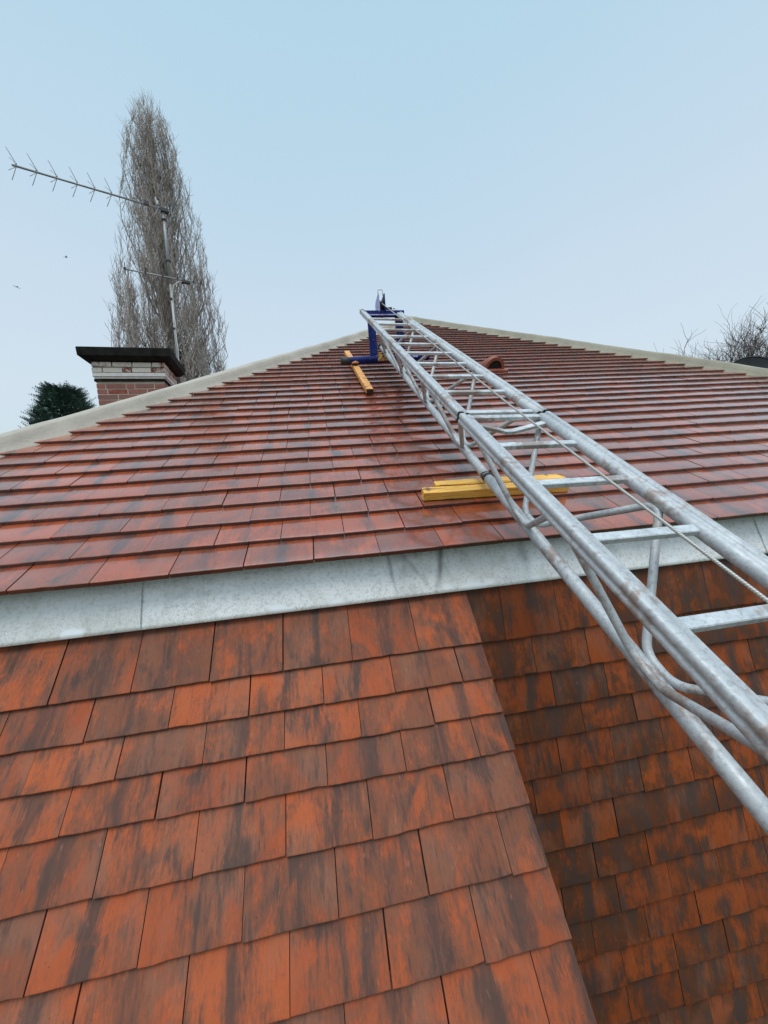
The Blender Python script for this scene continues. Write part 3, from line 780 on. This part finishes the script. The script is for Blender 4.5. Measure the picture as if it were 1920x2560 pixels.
mc = MB(); mc.box(C0+ce*CW/2+cs*CD/2+V((0, 0, (zb+zt)/2)), ce, cs, Z3, CW/2-.006, CD/2-.006, (zt-zb)/2-.004); mc.build('mortar_bed', M_joint, chim)
bd = MB(); bd.box(C0+ce*CW/2+cs*CD/2+V((0, 0, 1.643)), ce, cs, Z3, CW/2+.022, CD/2+.022, .024, bev=.004)
bd.box(C0+ce*CW/2+cs*CD/2+V((0, 0, 1.606)), ce, cs, Z3, CW/2+.010, CD/2+.010, .008); tag(bd.build('projecting_band', M_white, chim), 'white painted projecting course')
b2 = MB(); b2.box(C0+ce*CW/2+cs*CD/2+V((0, 0, 1.577)), ce, cs, Z3, CW/2+.014, CD/2+.014, .014); b2.build('lead_strip', M_cap, chim)
cpm = MB(); c_ = C0+ce*CW/2+cs*(CD/2-.01)+V((0, 0, 0))
b = 0
for (zz, gx, gy) in ((1.808, .075, .05), (1.852, .125, .10), (1.945, .13, .105), (1.955, .12, .095)):
    for (sx, sy) in ((-1, -1), (1, -1), (1, 1), (-1, 1)):
        cpm.v.append(c_ + ce*sx*(CW/2+gx) + cs*sy*(CD/2+gy) + V((0, 0, zz)))
for l in range(3):
    for i in range(4): j = (i+1) % 4; cpm.face((l*4+i, l*4+j, (l+1)*4+j, (l+1)*4+i))
cpm.face((3, 2, 1, 0)); cpm.face((12, 13, 14, 15)); cpm.build('chimney_cap', M_cap, chim)
fm = MB(); rings = []
for l, (rr_, zz) in enumerate(((.30, 1.964), (.27, 1.985), (.20, 2.005), (.10, 2.012))):
    for i in range(16):
        th = 2*pi*i/16; fm.v.append(c_ + ce*cos(th)*rr_*1.15 + cs*sin(th)*rr_*.85 + V((0, 0, zz+noise.noise(V((i, l, 1)))*.006)))
for l in range(3):
    for i in range(16): j = (i+1) % 16; fm.face((l*16+i, l*16+j, (l+1)*16+j, (l+1)*16+i), None, (.5, .5), True)
fm.face(tuple(48+i for i in range(16))); fm.build('flaunching', M_mortar, chim)

# ------------------------------------------------------------------ television aerials
aer = empty('television_aerial', (-1.96, 6.28, 1.5), 'grey mast with two rod aerials standing at the back corner of the chimney', 'aerial')
MT0 = V((-1.975, 6.30, 1.60)); MT1 = V((-1.945, 6.30, 4.235))
def mp(z): return MT0.lerp(MT1, (z-MT0.z)/(MT1.z-MT0.z))
mb = MB(); mb.tube([mp(1.60), mp(2.3), mp(3.25)], .019, 10); mb.tube([mp(3.2), mp(3.8), mp(4.235)], .022, 12); mb.build('mast', M_alu, aer)
for zz in (2.06, 2.55, 2.98, 3.52, 4.10):
    mb = MB(); mb.tube([mp(zz)-V((0, 0, .012)), mp(zz)+V((0, 0, .012))], .031 if zz > 3.2 else .026, 10); mb.build('cable_tie', M_black, aer)
bdn = V((-.903, -.43, 0)).normalized(); bsd = V((-bdn.y, bdn.x, 0))     # boom direction and element direction
BA = V((-1.90, 6.30, 4.235)); 
mb = MB(); B1 = BA + bdn*1.66 + V((0, 0, -.005)); mb.tube([BA-bdn*.05, B1], .0125, 8); boom = mb.build('boom', M_alu, aer)
mb = MB(); mb.box(BA+V((-.03, 0, -.005)), bdn, bsd, Z3, .05, .035, .028, bev=.006); mb.build('mast_clamp', M_alud, aer)
for i in range(9):
    s_ = [1.62, 1.43, 1.235, 1.03, .845, .66, .49, .355, .255][i]
    c = BA + bdn*s_; mb = MB()
    mb.tube([c, c+V((0, 0, .035))], .010, 6)
    if i < 8:
        for (u_, f_, sd_) in ((.115, .065, -.115), (.115, .065, .115), (-.115, .065, -.115), (-.115, .065, .115)):
            st = c + V((0, 0, .03 if u_ > 0 else -.012))
            mb.tube([st, c + V((0, 0, u_*1.15)) + bdn*f_ + bsd*sd_*.75], .0036, 5)
    mb.build('element', M_alud if i > 7 else M_alu, boom)
mb = MB(); mb.box(BA+bdn*.25+V((0, 0, .02)), bdn, bsd, Z3, .03, .02, .03, bev=.004); mb.build('junction_box', M_alud, boom)
mb = MB(); rc = BA + bdn*.10
mb.tube([rc + V((0, 0, .14)) + bdn*.03, rc, rc + V((0, 0, -.19)) + bdn*.09], .010, 6); mb.tube([rc + V((0, 0, .10)) - bdn*.0, rc+V((0, 0, .02)) + bdn*.01], .012, 6)
mb.build('reflector', M_alu, boom)
# lower aerial, its rods seen end on
CA = mp(3.27) + V((0, -.035, 0)); lb = V((.917, .39, 0)).normalized(); ls2 = V((.39, -.917, 0)).normalized()
mb = MB(); mb.tube([CA - lb*.55, CA + lb*.46], .0095, 8); lbm = mb.build('boom', M_alu, aer)
for s_ in (-.54, -.30, -.08, .11, .20, .33, .43):
    c = CA + lb*s_; mb = MB(); mb.tube([c - ls2*.16 + V((0, 0, .008)), c + ls2*.16 + V((0, 0, .008))], .0045, 6)
    mb.box(c+V((0, 0, .008)), lb, ls2, Z3, .012, .014, .012); mb.build('element', M_alud, lbm)
mb = MB(); mb.box(CA + lb*.22 + V((0, 0, -.022)), lb, ls2, Z3, .055, .03, .018, bev=.004); mb.build('junction_box', M_alud, lbm)
mb = MB(); jb = CA + lb*.17 + V((0, -.0, -.03))
pts = [jb, jb + V((-.04, -.02, .0)), mp(3.16) + V((.05, -.03, 0)), mp(3.08) + V((.028, -.025, 0))] + [mp(3.0-i*.1) + V((.02+.006*sin(i*1.9), -.022, 0)) for i in range(14)]
mb.tube(pts, .006, 6); mb.build('coaxial_cable', M_white, aer)
mb = MB(); mb.tube([mp(1.72), mp(1.72)+V((-.10, -.04, -.01))], .008, 6); mb.tube([mp(1.66), mp(1.66)+V((-.10, -.04, 0))], .008, 6); mb.build('wall_bracket', M_alu, aer)

# ------------------------------------------------------------------ trees
def limb_path(p, d, L, n, wig, gravity=0.0, ph=0):
    pts = [p.copy()]; dd = d.normalized()
    for i in range(n):
        dd = (dd + V((random.gauss(0, wig), random.gauss(0, wig), random.gauss(0, wig*.5)+gravity))).normalized()
        pts.append(pts[-1] + dd*(L/n))
    return pts
def poplar():
    random.seed(21)
    bx, by, H = -8.95, 28.0, 25.4
    t = empty('poplar_tree', (bx, by, GROUND), 'very tall leafless columnar poplar behind the chimney and aerial', 'tree')
    tr = MB(); pth = [V((bx+.10*sin(i*.7), by+.1*cos(i*.5), GROUND+(H-GROUND-1.5)*i/16)) for i in range(17)]
    tr.tube(pth, [.55*(1-i/16.5)**.8+.02 for i in range(17)], 10)
    lm = MB(); cr_ = MB()
    def env(z):                                     # crown half width at height z
        return .92*max(.01, H+.1-z)**.5
    for i in range(330):
        f_ = i/330; z0 = -3.0 + 22.5*f_**1.35 + random.random()
        az = i*2.399 + random.random()*.7
        rho = random.random()**(.45 if z0 < 5 else .6)
        L = random.uniform(6.0, 9.5); 
        if z0+L > H-.3: L = max(1.6, H-z0-random.uniform(.1, 1.8))
        n = 14; pts = []; w1, w2 = random.random()*9, random.random()*9
        for k in range(n+1):
            s_ = k/n; z = z0+L*s_; r_ = rho*env(z)*min(1, s_/.5)**.85*.93
            pts.append(V((bx + cos(az)*r_ + noise.noise(V((s_*7+w1, w2, 0)))*.20*min(1, s_*3), by + sin(az)*r_ + noise.noise(V((w2, s_*7+w1, 3)))*.20*min(1, s_*3), z)))
        rb_ = .072*(1-z0/H*.5)*(1-.5*rho)
        lm.tube(pts, [rb_*(1-.88*k/n) for k in range(n+1)], 5, cap=False)
        for q_ in range(int(24*(1-.55*max(0, z0)/H))):
            s_ = random.uniform(.10, 1.0); idx = min(n-1, int(s_*n)); p_ = pts[idx].lerp(pts[idx+1], s_*n-idx)
            if p_.z < 3: continue
            a2 = random.uniform(0, 2*pi); d = V((cos(a2)*.30, sin(a2)*.30, 1))
            Lt = random.uniform(.7, 1.9)
            if p_.z+Lt > H: Lt = max(.35, H-p_.z)
            tp = limb_path(p_, d, Lt, 5, .17, .05)
            if (V((tp[-1].x-bx, tp[-1].y-by, 0))).length > env(tp[-1].z)+random.uniform(-.1, .35): continue
            cr_.tube(tp, [.016, .014, .012, .010, .008, .005], 3, cap=False)
            for m in range(4):
                b_ = tp[random.randint(1, 4)]; a3 = random.uniform(0, 2*pi)
                cr_.tube(limb_path(b_, V((cos(a3)*.6, sin(a3)*.6, 1)), random.uniform(.25, .7), 3, .22, .06), [.010, .008, .007, .004], 3, cap=False)
    tr.build('trunk', M_bark, t); lm.build('limbs', M_bark, t); cr_.build('crown', M_twig, t)
    iv = MB()
    for i in range(2600):                            # ivy round the foot of the crown
        c = V((bx+.45+random.gauss(0, .55), by-.8+random.gauss(0, .5), random.uniform(4.6, 9.6)))
        a_ = V((random.gauss(0, 1), random.gauss(0, 1), random.gauss(0, 1))).normalized(); b_ = a_.orthogonal().normalized(); s_ = random.uniform(.05, .11)
        iv.quad(c-a_*s_, c-b_*s_*.7, c+a_*s_, c+b_*s_*.7)
    iv.build('ivy', M_ivy, t)
poplar()

def bare_tree_meshes(seed, spread, height, levels=5):
    random.seed(seed); tr, cr_ = MB(), MB()
    def grow(p, d, L, r_, lv):
        n = 6 if lv > 1 else 4
        pts = limb_path(p, d, L, n, .13 if lv > 1 else .2, .03)
        (tr if lv >= levels-1 else cr_).tube(pts, [r_*(1-.45*i/n) for i in range(n+1)], 6 if lv > 2 else 3, cap=False)
        if lv == 0: return
        k = 6 if lv > 1 else 7
        for i in range(k):
            s_ = random.uniform(.35, 1.0) if i else 1.0
            idx = min(n-1, int(s_*n)); q_ = pts[idx].lerp(pts[idx+1], s_*n-idx)
            az = random.uniform(0, 2*pi); tilt = random.uniform(.35, .95)
            dd = (pts[idx+1]-pts[idx]).normalized(); o_ = dd.orthogonal().normalized(); o2 = dd.cross(o_)
            nd = (dd + (o_*cos(az)+o2*sin(az))*tilt + V((0, 0, .12))).normalized()
            grow(q_, nd, L*random.uniform(.58, .80), r_*.56*random.uniform(.8, 1.1), lv-1)
    grow(V((0, 0, 0)), V((0.02, 0, 1)), height, .20, levels)
    return tr, cr_
tr_, cr_ = bare_tree_meshes(5, 5, 4.6, 5)
bt = empty('bare_tree', (22.9, 17.0, GROUND), 'leafless spreading tree beyond the right hip at the photo edge', 'tree', 'leafless trees beyond the roof')
o1 = tr_.build('trunk', M_twig2, bt); o2 = cr_.build('crown', M_twig2, bt)
for o in (o1, o2): o.matrix_parent_inverse = Matrix.Identity(4)
bt.scale = (1.16, 1.16, 1.13)
for (loc, sc, lab, rz_) in (((-22.6, 62, GROUND), 1.72, 'tiny leafless treetop just right of the tall poplar above the left hip', 1.0),
                       ((-52.5, 50, GROUND), 1.0, 'faint leafless twigs at the far left edge above the hip', 2.2)):
    c = bt.copy(); col.objects.link(c); c.location = loc; c.scale = (sc*.8, sc*.8, sc); c.rotation_euler = (0, 0, rz_); c['label'] = lab
    for ch in (o1, o2):
        d = ch.copy(); col.objects.link(d); d.parent = c; d.matrix_parent_inverse = Matrix.Identity(4)

def conifer():
    random.seed(11); bx, by = -8.10, 14.2; top = 3.95
    t = empty('conifer_tree', (bx, by, GROUND), 'dark green bushy conifer top showing above the left hip', 'tree')
    tr = MB(); tr.tube([V((bx, by, GROUND)), V((bx, by, 0)), V((bx+.1, by, top-.6))], [.22, .16, .03], 8); tr.build('trunk', M_bark, t)
    f = MB()
    def radius(z): 
        q_ = (top-z)
        return min(1.7, .22+.80*q_**.5)
    def spray(c, d, L):
        up = V((0, 0, 1)); s1 = d.cross(up).normalized(); s2 = d.cross(s1)
        n = 7
        for i in range(n):
            p_ = c + d*(L*i/n); w_ = L*.30*(1-i/n*.75)
            for sg in (-1, 1):
                for pl in (s1, s2*.6):
                    e = p_ + d*(w_*.8) + pl*sg*w_ + up*.01
                    k = pl.cross(d).normalized()*.010
                    f.v += [p_-d*.012, p_+d*.012, e]; m = len(f.v); f.face((m-3, m-2, m-1))
        f.v += [c+s1*.008, c-s1*.008, c+d*L*1.1]; m = len(f.v); f.face((m-3, m-2, m-1))
    for i in range(2300):
        z = top - (random.random()**1.3)*4.2; az = random.uniform(0, 2*pi)
        R = radius(z)*(.80+.28*noise.noise(V((cos(az)*1.6, sin(az)*1.6, z*1.3))))*random.uniform(.55, 1.0)
        c = V((bx+cos(az)*R, by+sin(az)*R, z-.1)); d = V((cos(az), sin(az), random.uniform(.15, .9))).normalized()
        spray(c, d, random.uniform(.22, .42))
    for i in range(40):
        az = random.uniform(0, 2*pi); r_ = random.uniform(0, .5); spray(V((bx+cos(az)*r_, by+sin(az)*r_, top-.35)), V((cos(az)*.4, sin(az)*.4, 1)).normalized(), random.uniform(.25, .5))
    # inner mass so the middle of the crown is closed
    for i in range(5000):
        z = top-.25-(random.random())*4; az = random.uniform(0, 2*pi); R = radius(z)*.8*random.random()**.5
        c = V((bx+cos(az)*R, by+sin(az)*R, z)); a_ = V((random.gauss(0, 1), random.gauss(0, 1), random.gauss(0, 1))).normalized(); b_ = a_.orthogonal().normalized()
        f.quad(c-a_*.09, c-b_*.03, c+a_*.09, c+b_*.03)
    f.build('crown', M_con, t)
conifer()

# ------------------------------------------------------------------ dish and birds
dish = empty('satellite_dish', (7.95, 6.0, 1.45), 'dark round dish rim peeping over the right hip', 'dish')
mb = MB(); dc = V((7.93, 6.0, 1.45)); dn = V((-.35, -.9, .25)).normalized(); da = dn.cross(Z3).normalized(); db = da.cross(dn)
nr, ns = 6, 40
for i in range(nr+1):
    for j in range(ns):
        r_ = .42*i/nr; th = 2*pi*j/ns; mb.v.append(dc + (da*cos(th)*1.1+db*sin(th)*.95)*r_ - dn*(.08*(1-(i/nr)**2)))
for i in range(nr):
    for j in range(ns): j2 = (j+1) % ns; mb.face((i*ns+j, i*ns+j2, (i+1)*ns+j2, (i+1)*ns+j), None, (.5, .5), True)
mb.build('reflector', M_dish, dish)
mb = MB(); mb.tube([dc + (da*cos(2*pi*j/40)*1.1+db*sin(2*pi*j/40)*.95)*.42 for j in range(41)], .012, 6, cap=False); mb.build('rim', M_dish, dish)
mb = MB(); mb.tube([dc-dn*.08, dc-dn*.2, V((7.95, 6.25, GROUND+3.0)), V((7.95, 6.25, GROUND))], .03, 8); mb.build('pole', M_alu, dish)

def bird(loc, label, rz_, flap):
    t = empty('bird', loc, label, 'bird', 'distant birds in the sky')
    mb = MB(); b = len(mb.v)
    mb.tube([V((-.20, 0, 0)), V((-.14, 0, .005)), V((-.05, 0, .0)), (V((.07, 0, 0))), V((.15, 0, .012)), V((.19, 0, .015)), V((.22, 0, .008))], [.006, .025, .045, .042, .028, .026, .004], 8)
    for sg in (-1, 1):
        for (a, bb, c, d) in ((V((.07, .03*sg, .01)), V((.09, .20*sg, flap)), V((-.02, .22*sg, flap)), V((-.07, .03*sg, .01))), (V((.09, .20*sg, flap)), V((-.02, .42*sg, flap*.55)), V((-.06, .40*sg, flap*.5)), V((-.02, .22*sg, flap)))):
            mb.quad(a, bb, c, d); mb.quad(d-V((0, 0, .008)), c-V((0, 0, .006)), bb-V((0, 0, .006)), a-V((0, 0, .008)))
    mb.quad(V((-.14, .02, 0)), V((-.14, -.02, 0)), V((-.27, -.05, 0)), V((-.27, .05, 0)))
    o = mb.build('body', M_bird, t); o.matrix_parent_inverse = Matrix.Identity(4); t.rotation_euler = (0.1, 0, rz_)
bird((-31.48, 60, 33.88), 'tiny grey bird flying left of the poplar, the higher of two', .6, .10)
bird((-37.86, 60, 29.99), 'tiny grey bird near the left edge of the sky, the lower of two', 2.6, -.05)
